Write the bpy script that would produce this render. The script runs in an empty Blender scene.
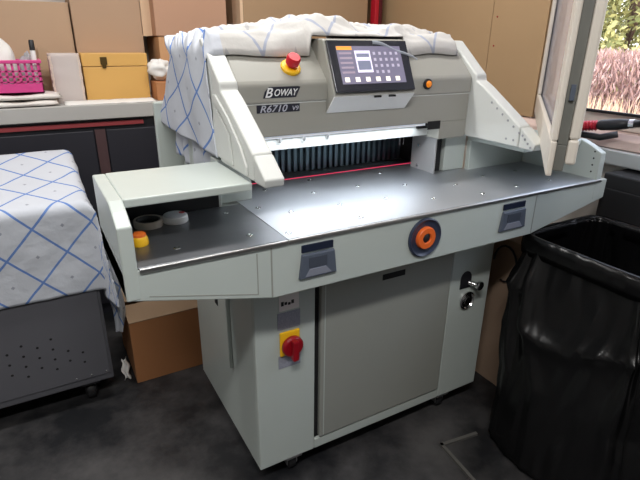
import bpy, bmesh, math, random
from mathutils import Vector, Matrix, noise
random.seed(7)
S = bpy.context.scene
COL = S.collection
PI = math.pi
V = Vector

# ------------------------------------------------------------------ helpers
class MB:
    """collects shapes into one bmesh, build() links them as ONE mesh object"""
    def __init__(s): s.bm = bmesh.new(); s.uv = None
    def box(s, x0, x1, y0, y1, z0, z1):
        v = [s.bm.verts.new(p) for p in ((x0,y0,z0),(x1,y0,z0),(x1,y1,z0),(x0,y1,z0),(x0,y0,z1),(x1,y0,z1),(x1,y1,z1),(x0,y1,z1))]
        for f in ((3,2,1,0),(4,5,6,7),(0,1,5,4),(1,2,6,5),(2,3,7,6),(3,0,4,7)):
            s.bm.faces.new([v[i] for i in f])
        return s
    def prism(s, pts, axis, a, b):
        """polygon pts extruded along axis (0,1,2) from a to b; pts use the two other axes in order"""
        def mk(p, t):
            q = [0,0,0]; o = [i for i in range(3) if i != axis]
            q[axis] = t; q[o[0]] = p[0]; q[o[1]] = p[1]; return q
        A = [s.bm.verts.new(mk(p, a)) for p in pts]; B = [s.bm.verts.new(mk(p, b)) for p in pts]
        n = len(pts); fs = [s.bm.faces.new(A), s.bm.faces.new(B[::-1])]
        for i in range(n):
            j = (i+1) % n; fs.append(s.bm.faces.new((A[i], B[i], B[j], A[j])))
        bmesh.ops.recalc_face_normals(s.bm, faces=fs)
        return s
    def hexa(s, P):
        """8 points, bottom loop then top loop"""
        v = [s.bm.verts.new(p) for p in P]; fs = []
        for f in ((3,2,1,0),(4,5,6,7),(0,1,5,4),(1,2,6,5),(2,3,7,6),(3,0,4,7)):
            fs.append(s.bm.faces.new([v[i] for i in f]))
        bmesh.ops.recalc_face_normals(s.bm, faces=fs)
        return s
    def tube(s, path, r, n=10, caps=True):
        path = [V(p) for p in path]; rings = []
        m = len(path)
        up = V((0,0,1))
        for i, p in enumerate(path):
            t = (path[min(i+1,m-1)] - path[max(i-1,0)]).normalized()
            a = t.cross(up)
            if a.length < 1e-3: a = t.cross(V((1,0,0)))
            a.normalize(); b = a.cross(t)
            rr = r[i] if isinstance(r, (list, tuple)) else r
            rings.append([s.bm.verts.new(p + (a*math.cos(2*PI*k/n) + b*math.sin(2*PI*k/n))*rr) for k in range(n)])
        fs = []
        for i in range(m-1):
            for k in range(n):
                l = (k+1) % n
                fs.append(s.bm.faces.new((rings[i][k], rings[i][l], rings[i+1][l], rings[i+1][k])))
        if caps:
            fs.append(s.bm.faces.new(rings[0][::-1])); fs.append(s.bm.faces.new(rings[-1]))
        bmesh.ops.recalc_face_normals(s.bm, faces=fs)
        return s
    def lathe(s, prof, c, axis=2, n=32, sgn=1):
        """prof: (radius, height along axis)"""
        rings = []; fs = []
        o = [i for i in range(3) if i != axis]
        for r, h in prof:
            ring = []
            for k in range(n):
                q = list(c); q[axis] += h*sgn
                q[o[0]] += r*math.cos(2*PI*k/n); q[o[1]] += r*math.sin(2*PI*k/n)
                ring.append(s.bm.verts.new(q))
            rings.append(ring)
        for i in range(len(rings)-1):
            for k in range(n):
                l = (k+1) % n
                fs.append(s.bm.faces.new((rings[i][k], rings[i][l], rings[i+1][l], rings[i+1][k])))
        if prof[0][0] > 0: fs.append(s.bm.faces.new(rings[0][::-1]))
        if prof[-1][0] > 0: fs.append(s.bm.faces.new(rings[-1]))
        bmesh.ops.remove_doubles(s.bm, verts=s.bm.verts[:], dist=1e-6)
        bmesh.ops.recalc_face_normals(s.bm, faces=s.bm.faces[:])
        return s
    def grid(s, f, nu, nv, uvf=None):
        """f(u,v) with u,v in 0..1; uvf gives metric uv"""
        P = [[s.bm.verts.new(f(i/nu, j/nv)) for j in range(nv+1)] for i in range(nu+1)]
        uvl = s.bm.loops.layers.uv.get('UVMap') or s.bm.loops.layers.uv.new('UVMap')
        for i in range(nu):
            for j in range(nv):
                fc = s.bm.faces.new((P[i][j], P[i+1][j], P[i+1][j+1], P[i][j+1]))
                if uvf:
                    for lp, (a, b) in zip(fc.loops, ((i,j),(i+1,j),(i+1,j+1),(i,j+1))):
                        lp[uvl].uv = uvf(a/nu, b/nv)
        return s
    def split(s, name, mat, parent, **kw):
        """each separate piece becomes an object of its own"""
        seen = set(); out = []
        for v0 in s.bm.verts[:]:
            if v0 in seen: continue
            st = [v0]; comp = {v0}
            while st:
                v = st.pop()
                for e in v.link_edges:
                    w_ = e.other_vert(v)
                    if w_ not in comp: comp.add(w_); st.append(w_)
            seen |= comp
            p = MB(); mp = {v: p.bm.verts.new(v.co) for v in comp}
            for fc in {f_ for v in comp for f_ in v.link_faces}: p.bm.faces.new([mp[v] for v in fc.verts])
            bmesh.ops.recalc_face_normals(p.bm, faces=p.bm.faces[:])
            out.append(p.build(name, mat, parent, **kw))
        s.bm.free(); return out
    def build(s, name, mat, parent=None, smooth=False, bevel=0, seg=2, solid=0, sub=0):
        me = bpy.data.meshes.new(name); s.bm.to_mesh(me); s.bm.free()
        o = bpy.data.objects.new(name, me); COL.objects.link(o)
        if mat: me.materials.append(mat)
        if smooth:
            for p in me.polygons: p.use_smooth = True
        if solid:
            m = o.modifiers.new('s', 'SOLIDIFY'); m.thickness = solid; m.offset = 0
        if bevel:
            m = o.modifiers.new('b', 'BEVEL'); m.width = bevel; m.segments = seg; m.limit_method = 'ANGLE'; m.angle_limit = math.radians(35)
            m.harden_normals = False
        if sub:
            m = o.modifiers.new('u', 'SUBSURF'); m.levels = sub; m.render_levels = sub
        if parent:
            o.parent = parent
            o.matrix_parent_inverse = Matrix.Translation(-parent_loc(parent))
        return o

def parent_loc(p):
    return V((0,0,0)) if p.parent else V(p.location)   # a part already sits at the world origin

def sm_angle(o, deg=40):
    me = o.data
    for p in me.polygons: p.use_smooth = True
    bm = bmesh.new(); bm.from_mesh(me)
    for e in bm.edges:
        if len(e.link_faces) == 2 and e.calc_face_angle(0) > math.radians(deg): e.smooth = False
    bm.to_mesh(me); bm.free()
    return o

def thing(name, label, cat, loc=(0,0,0), group=None):
    o = bpy.data.objects.new(name, None); COL.objects.link(o)
    o.location = loc; o.empty_display_size = .05
    return tag(o, label, cat, group)
def tag(o, label, cat, group=None, kind=None):
    o['label'] = label; o['category'] = cat
    if group: o['group'] = group
    if kind: o['kind'] = kind
    return o
def struct(o, label=None):
    o['kind'] = 'structure'
    if label: o['label'] = label
    return o
def lab(o, l): o['label'] = l; return o

def text(name, body, size, loc, rot, mat, parent, shear=0, ext=.0008, sx=1, align='LEFT'):
    cu = bpy.data.curves.new(name, 'FONT'); cu.body = body; cu.size = size; cu.extrude = ext; cu.shear = shear
    cu.align_x = align; cu.offset = size*.012
    t = bpy.data.objects.new(name, cu); COL.objects.link(t)
    bpy.context.view_layer.update()
    me = bpy.data.meshes.new_from_object(t)
    bpy.data.objects.remove(t)
    me.transform(Matrix.Translation(loc) @ rot @ Matrix.Diagonal((sx,1,1,1)))
    me.materials.clear(); me.materials.append(mat)
    o = bpy.data.objects.new(name, me); COL.objects.link(o)
    o.parent = parent
    o.matrix_parent_inverse = Matrix.Translation(-parent_loc(parent))
    return o
FACE_FRONT = Matrix.Rotation(PI/2, 4, 'X')     # text standing up, read from -y

# ------------------------------------------------------------------ materials
def srgb(r, g, b):
    f = lambda c: (c/255/12.92) if c/255 <= .04045 else ((c/255+.055)/1.055)**2.4
    return (f(r), f(g), f(b), 1)
def mat(name, col, rough=.5, metal=0, noise_amt=0, nscale=8, bump=0, bscale=60, spec=.5, emit=None, estr=0, coat=0, alpha=1, trans=0):
    m = bpy.data.materials.new(name); m.use_nodes = True
    nt = m.node_tree; b = nt.nodes['Principled BSDF']
    b.inputs['Base Color'].default_value = col; b.inputs['Roughness'].default_value = rough
    b.inputs['Metallic'].default_value = metal; b.inputs['Specular IOR Level'].default_value = spec
    b.inputs['Coat Weight'].default_value = coat
    b.inputs['Transmission Weight'].default_value = trans
    b.inputs['Alpha'].default_value = alpha
    if emit: b.inputs['Emission Color'].default_value = emit; b.inputs['Emission Strength'].default_value = estr
    tc = nt.nodes.new('ShaderNodeTexCoord')
    if noise_amt:
        n = nt.nodes.new('ShaderNodeTexNoise'); n.inputs['Scale'].default_value = nscale; n.inputs['Detail'].default_value = 6
        nt.links.new(tc.outputs['Object'], n.inputs['Vector'])
        mx = nt.nodes.new('ShaderNodeMix'); mx.data_type = 'RGBA'
        mx.inputs['A'].default_value = tuple(c*(1-noise_amt) for c in col[:3]) + (1,)
        mx.inputs['B'].default_value = tuple(min(1, c*(1+noise_amt)) for c in col[:3]) + (1,)
        nt.links.new(n.outputs['Fac'], mx.inputs['Factor']); nt.links.new(mx.outputs['Result'], b.inputs['Base Color'])
    if bump:
        n = nt.nodes.new('ShaderNodeTexNoise'); n.inputs['Scale'].default_value = bscale; n.inputs['Detail'].default_value = 4
        nt.links.new(tc.outputs['Object'], n.inputs['Vector'])
        bp = nt.nodes.new('ShaderNodeBump'); bp.inputs['Strength'].default_value = bump; bp.inputs['Distance'].default_value = .01
        nt.links.new(n.outputs['Fac'], bp.inputs['Height']); nt.links.new(bp.outputs['Normal'], b.inputs['Normal'])
    return m

M = {}
M['enamel'] = mat('light_green_grey_enamel', srgb(188,196,191), .32, noise_amt=.04, nscale=6)
M['arm'] = mat('pale_grey_enamel', srgb(206,208,204), .45, noise_amt=.03, nscale=5)
M['head'] = mat('warm_grey_enamel', srgb(156,155,147), .42, noise_amt=.03, nscale=5)
M['door'] = mat('grey_door_enamel', srgb(150,152,145), .5, noise_amt=.05, nscale=4)
M['dark'] = mat('black_plastic', srgb(30,31,34), .45)
M['gapdark'] = mat('dark_rubber', srgb(22,22,24), .8)
M['slate'] = mat('slate_plastic', srgb(86,94,108), .4)
M['slot'] = mat('navy_slot_plastic', srgb(28,36,56), .35)
M['orange'] = mat('orange_plastic', srgb(240,110,45), .35)
M['red'] = mat('red_plastic', srgb(200,22,40), .35)
M['deepred'] = mat('crimson_plastic', srgb(150,12,28), .35)
M['yellow'] = mat('yellow_plastic', srgb(245,190,30), .4)
M['amber'] = mat('amber_lens', srgb(235,135,20), .3, emit=srgb(255,140,20), estr=.25)
M['chrome'] = mat('chrome', (.75,.75,.75,1), .18, 1)
M['edge'] = mat('brushed_aluminium', (.62,.62,.62,1), .32, 1)
M['white'] = mat('white_plastic', srgb(238,238,236), .4)
M['label'] = mat('printed_grey_label', srgb(150,152,165), .5, noise_amt=.35, nscale=220)
M['labelwhite'] = mat('white_label', srgb(228,222,220), .5)
M['ink'] = mat('black_ink', srgb(28,28,34), .5)
M['inkgrey'] = mat('dark_plate', srgb(38,40,52), .35)
M['lettering'] = mat('white_lettering', srgb(235,235,235), .4)
M['silverletter'] = mat('silver_lettering', srgb(178,180,190), .35)
M['carton'] = mat('brown_carton', srgb(172,144,116), .8, noise_amt=.08, nscale=3)
M['cartonlt'] = mat('light_carton', srgb(222,190,158), .8, noise_amt=.06, nscale=3)
M['cartonor'] = mat('orange_carton', srgb(182,124,80), .8, noise_amt=.06, nscale=4)
M['wood'] = mat('golden_wood', srgb(218,170,95), .5, noise_amt=.12, nscale=4)
M['pink'] = mat('pink_plastic', srgb(214,74,140), .35)
M['towel'] = mat('white_towel', srgb(228,222,216), .95, bump=.3, bscale=200)
M['cart'] = mat('grey_hammered_steel', srgb(96,96,102), .5, noise_amt=.06, nscale=5)
M['rubber'] = mat('rubber', srgb(24,24,26), .6)
M['paper'] = mat('white_paper', srgb(232,230,226), .8)
M['post'] = mat('red_paint', srgb(190,30,48), .4)
M['postdark'] = mat('maroon_paint', srgb(92,26,34), .5)
M['frame'] = mat('cream_window_paint', srgb(222,214,202), .45, noise_amt=.06, nscale=12)
M['gasket'] = mat('grey_window_channel', srgb(112,112,106), .55, noise_amt=.15, nscale=14)
M['sill'] = mat('dusty_pink_sill', srgb(232,206,196), .45, noise_amt=.1, nscale=9)
M['sillmetal'] = mat('silver_sill_edge', srgb(196,200,200), .35, .3)
M['blackbox'] = mat('black_painted_panel', srgb(34,34,36), .5)
M['wallboard'] = mat('tan_plywood', srgb(178,148,112), .6, noise_amt=.1, nscale=2.5)
M['wall'] = mat('white_wall_plaster', srgb(214,210,204), .8, noise_amt=.03, nscale=4)
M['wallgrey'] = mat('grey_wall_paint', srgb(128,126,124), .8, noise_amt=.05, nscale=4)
M['ceil'] = mat('ceiling_white', srgb(225,223,218), .9)
M['benchedge'] = mat('bench_laminate', srgb(178,176,172), .5, noise_amt=.05, nscale=8)
M['bench'] = mat('bench_cabinet_black', srgb(38,38,46), .5)
M['redstrip'] = mat('red_strip', srgb(140,54,58), .5)
M['maroonpanel'] = mat('maroon_panel', srgb(74,52,54), .6)
M['gold'] = mat('dark_brass', srgb(96,76,40), .4, .6)

def cloth_mat(name, base, line, p=.185, w=.028, amt=1.0):
    """white sheet printed with a diagonal lattice of paired blue lines and a small motif per cell"""
    m = bpy.data.materials.new(name); m.use_nodes = True; nt = m.node_tree; b = nt.nodes['Principled BSDF']
    b.inputs['Roughness'].default_value = .85; b.inputs['Specular IOR Level'].default_value = .2
    uv = nt.nodes.new('ShaderNodeUVMap'); sp = nt.nodes.new('ShaderNodeSeparateXYZ'); nt.links.new(uv.outputs['UV'], sp.inputs[0])
    def math_(op, a, c=None):
        n = nt.nodes.new('ShaderNodeMath'); n.operation = op
        for i, x in enumerate((a, c)):
            if x is None: continue
            if isinstance(x, (int, float)): n.inputs[i].default_value = x
            else: nt.links.new(x, n.inputs[i])
        return n.outputs[0]
    u, v = sp.outputs['X'], sp.outputs['Y']
    a = math_('FRACT', math_('DIVIDE', math_('ADD', u, math_('MULTIPLY', v, .92)), p)); c = math_('FRACT', math_('DIVIDE', math_('SUBTRACT', u, math_('MULTIPLY', v, .92)), p))
    da = math_('ABSOLUTE', math_('SUBTRACT', a, .5)); dc = math_('ABSOLUTE', math_('SUBTRACT', c, .5))
    la = math_('LESS_THAN', da, w); lc = math_('LESS_THAN', dc, w)
    ln = math_('MAXIMUM', la, lc)
    # motif at the cell centres
    ma = math_('ABSOLUTE', math_('SUBTRACT', math_('FRACT', math_('ADD', a, .5)), .5)); mc = math_('ABSOLUTE', math_('SUBTRACT', math_('FRACT', math_('ADD', c, .5)), .5))
    mo = math_('LESS_THAN', math_('MAXIMUM', ma, mc), .036)
    mx = nt.nodes.new('ShaderNodeMix'); mx.data_type = 'RGBA'; mx.inputs['A'].default_value = base; mx.inputs['B'].default_value = line
    nt.links.new(math_('MULTIPLY', ln, .8*amt), mx.inputs['Factor'])
    m2 = nt.nodes.new('ShaderNodeMix'); m2.data_type = 'RGBA'; m2.inputs['B'].default_value = srgb(120,124,140)
    nt.links.new(mx.outputs['Result'], m2.inputs['A']); nt.links.new(math_('MULTIPLY', mo, .6*amt), m2.inputs['Factor'])
    nt.links.new(m2.outputs['Result'], b.inputs['Base Color'])
    tc = nt.nodes.new('ShaderNodeTexCoord')
    n = nt.nodes.new('ShaderNodeTexNoise'); n.inputs['Scale'].default_value = 14; n.inputs['Detail'].default_value = 4
    nt.links.new(tc.outputs['Object'], n.inputs['Vector'])
    bp = nt.nodes.new('ShaderNodeBump'); bp.inputs['Strength'].default_value = .25; bp.inputs['Distance'].default_value = .02
    nt.links.new(n.outputs['Fac'], bp.inputs['Height']); nt.links.new(bp.outputs['Normal'], b.inputs['Normal'])
    return m
M['clothback'] = cloth_mat('sheet_reverse', srgb(200,198,194), srgb(96,124,176), p=.185, w=.022, amt=.55)
M['cloth'] = cloth_mat('blue_check_sheet', srgb(200,204,212), srgb(44,108,190))

def steel_mat():
    m = mat('dark_polished_steel', srgb(190,193,198), .4, 1)
    nt = m.node_tree; b = nt.nodes['Principled BSDF']
    tc = nt.nodes.new('ShaderNodeTexCoord'); n = nt.nodes.new('ShaderNodeTexNoise'); n.inputs['Scale'].default_value = 7; n.inputs['Detail'].default_value = 8
    nt.links.new(tc.outputs['Object'], n.inputs['Vector'])
    r = nt.nodes.new('ShaderNodeMapRange'); r.inputs['To Min'].default_value = .40; r.inputs['To Max'].default_value = .60
    nt.links.new(n.outputs['Fac'], r.inputs['Value']); nt.links.new(r.outputs['Result'], b.inputs['Roughness'])
    return m
M['steel'] = steel_mat()
M['sidesteel'] = mat('side_table_steel', srgb(138,140,144), .42, .9, noise_amt=.15, nscale=12)

def floor_mat():
    m = mat('worn_dark_floor', srgb(60,58,58), .42)
    nt = m.node_tree; b = nt.nodes['Principled BSDF']
    tc = nt.nodes.new('ShaderNodeTexCoord')
    n = nt.nodes.new('ShaderNodeTexNoise'); n.inputs['Scale'].default_value = 2.3; n.inputs['Detail'].default_value = 9; n.inputs['Roughness'].default_value = .65
    nt.links.new(tc.outputs['Object'], n.inputs['Vector'])
    cr = nt.nodes.new('ShaderNodeValToRGB'); e = cr.color_ramp.elements
    e[0].position = .42; e[0].color = srgb(22,23,26); e[1].position = .68; e[1].color = srgb(82,80,80)
    nt.links.new(n.outputs['Fac'], cr.inputs['Fac']); nt.links.new(cr.outputs['Color'], b.inputs['Base Color'])
    n2 = nt.nodes.new('ShaderNodeTexNoise'); n2.inputs['Scale'].default_value = 5; n2.inputs['Detail'].default_value = 6
    nt.links.new(tc.outputs['Object'], n2.inputs['Vector'])
    r = nt.nodes.new('ShaderNodeMapRange'); r.inputs['To Min'].default_value = .3; r.inputs['To Max'].default_value = .65
    nt.links.new(n2.outputs['Fac'], r.inputs['Value']); nt.links.new(r.outputs['Result'], b.inputs['Roughness'])
    return m
M['floor'] = floor_mat()

def bag_mat():
    m = mat('black_bin_liner', srgb(12,12,13), .26, spec=.42)
    nt = m.node_tree; b = nt.nodes['Principled BSDF']
    tc = nt.nodes.new('ShaderNodeTexCoord'); mp = nt.nodes.new('ShaderNodeMapping'); mp.inputs['Scale'].default_value = (16,16,1.6)
    nt.links.new(tc.outputs['Object'], mp.inputs['Vector'])
    n = nt.nodes.new('ShaderNodeTexNoise'); n.inputs['Scale'].default_value = 1.0; n.inputs['Detail'].default_value = 1.5; n.noise_type = 'RIDGED_MULTIFRACTAL'
    nt.links.new(mp.outputs['Vector'], n.inputs['Vector'])
    bp = nt.nodes.new('ShaderNodeBump'); bp.inputs['Strength'].default_value = .55; bp.inputs['Distance'].default_value = .03
    nt.links.new(n.outputs['Fac'], bp.inputs['Height']); nt.links.new(bp.outputs['Normal'], b.inputs['Normal'])
    return m
M['bag'] = bag_mat()

def glass_mat():
    m = mat('lilac_window_glass', srgb(172,168,182), .12, spec=.6, alpha=.62)  # even lilac grey, partly see-through
    return m
M['glass'] = glass_mat()
M['film'] = mat('clear_wrap', srgb(226,216,212), .2, alpha=.72, spec=.7)
M['clear'] = mat('clear_plastic', srgb(205,214,226), .12, alpha=.5, spec=.7)
def leaf_mat(nm, a, bcol):
    m = mat(nm, a, .6)
    nt = m.node_tree; b = nt.nodes['Principled BSDF']
    g = nt.nodes.new('ShaderNodeNewGeometry'); mx = nt.nodes.new('ShaderNodeMix'); mx.data_type = 'RGBA'
    mx.inputs['A'].default_value = a; mx.inputs['B'].default_value = bcol
    nt.links.new(g.outputs['Random Per Island'], mx.inputs['Factor']); nt.links.new(mx.outputs['Result'], b.inputs['Base Color'])
    return m
M['leaf'] = leaf_mat('tree_leaves', srgb(104,112,62), srgb(182,180,122))
M['bark'] = mat('bark', srgb(110,88,76), .9, noise_amt=.3, nscale=20)
M['hedge'] = leaf_mat('reddish_hedge_leaves', srgb(158,128,124), srgb(196,166,160))
M['grassm'] = leaf_mat('dry_grass', srgb(206,178,148), srgb(226,202,178))
M['earth'] = mat('dry_ground', srgb(196,168,148), .9, noise_amt=.2, nscale=6)

# ------------------------------------------------------------------ room shell
XW, YB = 1.60, 1.92          # right wall face, back wall face
XL, YF, ZC = -2.3, -3.2, 2.65
f = MB().box(XL-.1, XW+.12, YF-.1, YB+.1, -.05, 0).build('floor', M['floor']); struct(f)
f = MB().box(XL-.1, XW+.12, YF-.1, YB+.1, ZC, ZC+.06).build('ceiling', M['ceil']); struct(f)
f = MB().box(XL-.1, XW+.12, YB, YB+.1, 0, ZC).build('wall_back', M['wall']); struct(f)
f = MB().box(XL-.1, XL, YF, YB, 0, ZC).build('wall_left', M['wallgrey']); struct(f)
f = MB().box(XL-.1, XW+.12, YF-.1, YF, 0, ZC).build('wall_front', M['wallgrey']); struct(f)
# right wall: solid below the sill and behind the boards, open where the window is
WY0, WY1, WZ0, WZ1 = -1.45, .44, 1.045, 2.35
m = MB(); m.box(XW, XW+.12, YF, YB, 0, WZ0-.03); m.box(XW, XW+.12, YF, YB, WZ1, ZC)
m.box(XW, XW+.12, WY1, YB, WZ0-.03, WZ1); m.box(XW, XW+.12, YF, WY0, WZ0-.03, WZ1)
struct(m.build('wall_right', M['wall']))
# window frame fixed in the opening
m = MB()
for a, b_, c, d in ((WY0, WY1, WZ0, WZ0+.065), (WY0, WY1, WZ1-.06, WZ1), (WY0, WY0+.06, WZ0+.06, WZ1-.06), (WY1-.06, WY1, WZ0+.06, WZ1-.06)):
    m.box(XW+.02, XW+.085, a, b_, c, d)
w = m.build('window_1', M['frame'], bevel=.005); struct(w, 'cream window frame in the right wall')
m = MB(); m.box(XW+.0, XW+.022, WY0+.03, WY1-.04, WZ0+.062, WZ0+.072)
lab(m.build('weather_strip', M['gapdark'], w), 'dark rail along the foot of the opening')
# sill
m = MB(); m.prism([(XW-.05, .985), (XW+.12, .985), (XW+.12, 1.043), (XW-.03, 1.043), (XW-.05, 1.02)], 1, WY0-.05, YB)
# mirrored order of the other axes: x,z
sl = m.build('trim_1', M['sill'], bevel=.004); struct(sl, 'dusty pink window sill')
m = MB(); m.box(XW-.075, XW-.0, WY0-.05, YB, .925, .983)
struct(m.build('trim_2', M['sillmetal'], bevel=.006), 'silver rail under the sill')
# plywood lining behind the machine, on the right wall
for i, (a, b_) in enumerate(((WY1-.012, .742), (.745, YB-.09))):
    m = MB(); m.box(XW-.016, XW-.001, a, b_, 1.05, ZC-.02)
    pb = m.build('wall_board', M['wallboard'], bevel=.002)
    tag(pb, ['tan plywood board on the right wall next to the open window sash', 'tan plywood board on the right wall between red post and narrow board'][i], 'board', 'plywood boards lining the right wall')
    for z in ((1.355, 1.485, 1.9, 2.3) if i == 0 else ()):
        mm = MB(); mm.lathe([(.0045, 0), (.004, .002), (0, .0025)], (XW-.016, b_-.03 if i == 0 else a+.05, z), 0, 8, -1)
        mm.build('screw_head', M['deepred'], pb)
# red post in the corner
m = MB(); m.box(1.472, 1.500, 1.565, 1.615, 0.0, ZC-.01)
rp = m.build('corner_post', M['post'], bevel=.004); tag(rp, 'red metal post standing in the back corner behind the machine', 'post')
m = MB(); m.box(1.5005, 1.522, 1.565, 1.60, 0.0, ZC-.01); lab(m.build('post_flange', M['postdark'], rp), 'dark maroon flange of the post')

# open casement sash: hinged on the window's far jamb, swung into the room
HN, FR = V((1.592, .425, 1.073)), V((.622, -.387, 1.073))
D = (FR-HN); L = D.length; D.normalize(); N = V((-D.y, D.x, 0))      # N points to the +x-ish / camera side
if N.x < 0: N = -N
sash = thing('window_sash', 'open cream casement sash swung inward over the right side table', 'window', HN)
def sp(t, n, z): return HN + D*t + N*n + V((0,0,z))
def sbar(m, t0, t1, n0, n1, z0, z1):
    m.hexa([sp(t0,n0,z0), sp(t1,n0,z0), sp(t1,n1,z0), sp(t0,n1,z0), sp(t0,n0,z1), sp(t1,n0,z1), sp(t1,n1,z1), sp(t0,n1,z1)])
SH = 1.24
m = MB()   # room-side leaf of the frame
sbar(m, 0, L, 0, .014, 0, .085); sbar(m, 0, L, 0, .014, SH-.085, SH); sbar(m, 0, .085, 0, .014, .085, SH-.085); sbar(m, L-.085, L, 0, .014, .085, SH-.085)
m.build('inner_frame', M['frame'], sash, bevel=.004)
m = MB()
sbar(m, .01, L-.012, .0145, .038, .012, .075); sbar(m, .01, L-.012, .0145, .038, SH-.075, SH-.012); sbar(m, .01, .075, .0145, .038, .075, SH-.075); sbar(m, L-.075, L-.012, .0145, .038, .075, SH-.075)
lab(m.build('edge_channel', M['gasket'], sash, bevel=.002), 'grey channel along the sash edge')
m = MB()
sbar(m, .01, L-.005, .0385, .062, .03, .09); sbar(m, .01, L-.005, .0385, .062, SH-.085, SH-.012); sbar(m, .01, .075, .0385, .062, .09, SH-.085); sbar(m, L-.075, L-.005, .0385, .062, .09, SH-.085)
m.build('outer_frame', M['frame'], sash, bevel=.006)
m = MB(); sbar(m, .076, L-.076, .018, .024, .077, SH-.077)
lab(m.build('pane', M['glass'], sash), 'lilac grey pane')
m = MB()
for z in (.18, .55, .95): sbar(m, L-.0118, L-.004, .022, .032, z, z+.035)
m.split('latch_plate', M['slate'], sash)
m = MB()
for z in (.1, SH-.2): m.tube([HN+V((.003,.016,z)), HN+V((.003,.016,z+.09))], .008, 10)
m.split('hinge', M['edge'], sash)

# ------------------------------------------------------------------ outdoors beyond the window
g = MB(); g.box(XW+.13, 14, -10, 14, .3, .42); struct(g.build('ground_outside', M['earth']))
def leaf_cloud(m, fn, n, size):
    for _ in range(n):
        c, nr = fn(); s = size*random.uniform(.6, 1.4)
        a = V((random.gauss(0,1), random.gauss(0,1), random.gauss(0,1))).normalized(); b_ = a.cross(V((random.gauss(0,1), random.gauss(0,1), random.gauss(0,1)))).normalized()
        vs = [m.bm.verts.new(c + a*s), m.bm.verts.new(c + b_*s*.5), m.bm.verts.new(c - a*s), m.bm.verts.new(c - b_*s*.5)]
        m.bm.faces.new(vs)
def tree(x, y, h, r, label):
    t = thing('tree', label, 'tree', (x, y, .42), 'trees beyond the window')
    m = MB(); m.tube([(x, y, .4), (x+.05, y-.03, .42+h*.35), (x-.04, y+.05, .42+h*.7)], [.11, .08, .05], 10)
    for k in range(5):
        a = k*1.26+.3; z = .42+h*(.4+.06*k)
        m.tube([(x, y, z), (x+math.cos(a)*r*.6, y+math.sin(a)*r*.6, z+h*.2)], [.045, .018], 7)
    m.build('trunk', M['bark'], t, smooth=True)
    m = MB()
    blobs = [(V((x+random.uniform(-.8,.8)*r, y+random.uniform(-.8,.8)*r, .42+h*random.uniform(.12, .95))), r*random.uniform(.42,.62)) for _ in range(28)]
    def fn():
        c, rr = random.choice(blobs)
        d = V((random.gauss(0,1), random.gauss(0,1), random.gauss(0,1))).normalized()
        return c + d*rr*random.uniform(.55, 1.0), d
    leaf_cloud(m, fn, 9000, .05)
    m.build('crown', M['leaf'], t)
tree(7.3, .3, 3.4, .95, 'pale green tree over the hedge, nearest the right edge of the view')
tree(7.3, 3.5, 3.6, .95, 'pale green tree over the hedge, next to the open sash')
tree(7.5, 6.9, 3.4, .95, 'pale green tree hidden in part behind the open sash')
tree(11.0, 5.6, 4.6, 1.3, 'pale green tree farthest back beyond the hedge')
# reddish hedge
m = MB()
def blades(m, fn, n, size):
    for _ in range(n):
        c, q = fn(); s = size*random.uniform(.6, 1.5)
        a = V((random.gauss(0,.35), random.gauss(0,.35), 1)).normalized()*s; a_ = random.uniform(0, PI)
        b_ = V((math.cos(a_), math.sin(a_), 0))*s*.16
        m.bm.faces.new([m.bm.verts.new(c+a), m.bm.verts.new(c+b_), m.bm.verts.new(c-a), m.bm.verts.new(c-b_)])
def hf():
    return V((5.6+random.uniform(-.28,.28), random.uniform(-1.5, 7.5), .42+random.uniform(0,1)**.8*.86)), None
blades(m, hf, 42000, .045)
hd = m.build('hedge', M['hedge']); tag(hd, 'dusty reddish hedge across the yard outside the window', 'hedge')
m = MB()
for i in range(30):
    y = -1.4+i*.3; m.tube([(5.6, y, .41), (5.62, y+.05, 1.15)], [.02, .01], 6)
m.build('hedge_stems', M['bark'], hd)
m = MB()
for _ in range(3500):
    x = random.uniform(4.3, 5.0); y = random.uniform(-1.0, 5.5); h = random.uniform(.1, .5)
    a = random.uniform(0, 2*PI); d = V((math.cos(a)*.014, math.sin(a)*.014, 0)); tip = V((random.gauss(0,.06), random.gauss(0,.06), h))
    p = V((x, y, .415)); m.bm.faces.new([m.bm.verts.new(p-d), m.bm.verts.new(p+d), m.bm.verts.new(p+tip)])
gr = m.build('dry_grass', M['grassm']); tag(gr, 'pale dry grass growing in front of the hedge outside', 'grass', kind='stuff')

# ------------------------------------------------------------------ the paper cutter
PC = thing('paper_cutter', 'large grey electric paper cutting machine with touch screen and steel table', 'machine')
CX0, CX1, CY0, CY1 = 0, .947, 0, .61
m = MB(); m.box(CX0, CX1, CY0+.012, CY1, .078, .90)
m.box(CX0, .198, CY0, CY0+.014, .078, .77); m.box(.748, CX1, CY0, CY0+.014, .078, .77); m.box(.198, .748, CY0, CY0+.014, .078, .118)
cab = m.build('cabinet', M['enamel'], PC, bevel=.004)
m = MB(); m.box(.199, .747, CY0+.010, CY0+.0135, .119, .77); m.build('door_gap', M['gapdark'], cab)
m = MB(); m.box(.215, .742, CY0-.006, CY0+.0125, .124, .765)
dr = m.build('cabinet_door', M['door'], PC, bevel=.004)
m = MB(); m.box(.228, .231, CY0-.0068, CY0-.0058, .13, .765); m.build('door_fold', M['enamel'], dr)
m = MB(); m.box(.44, .53, CY0-.0075, CY0-.0055, .664, .684); m.build('door_slot', M['gapdark'], dr)
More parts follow.
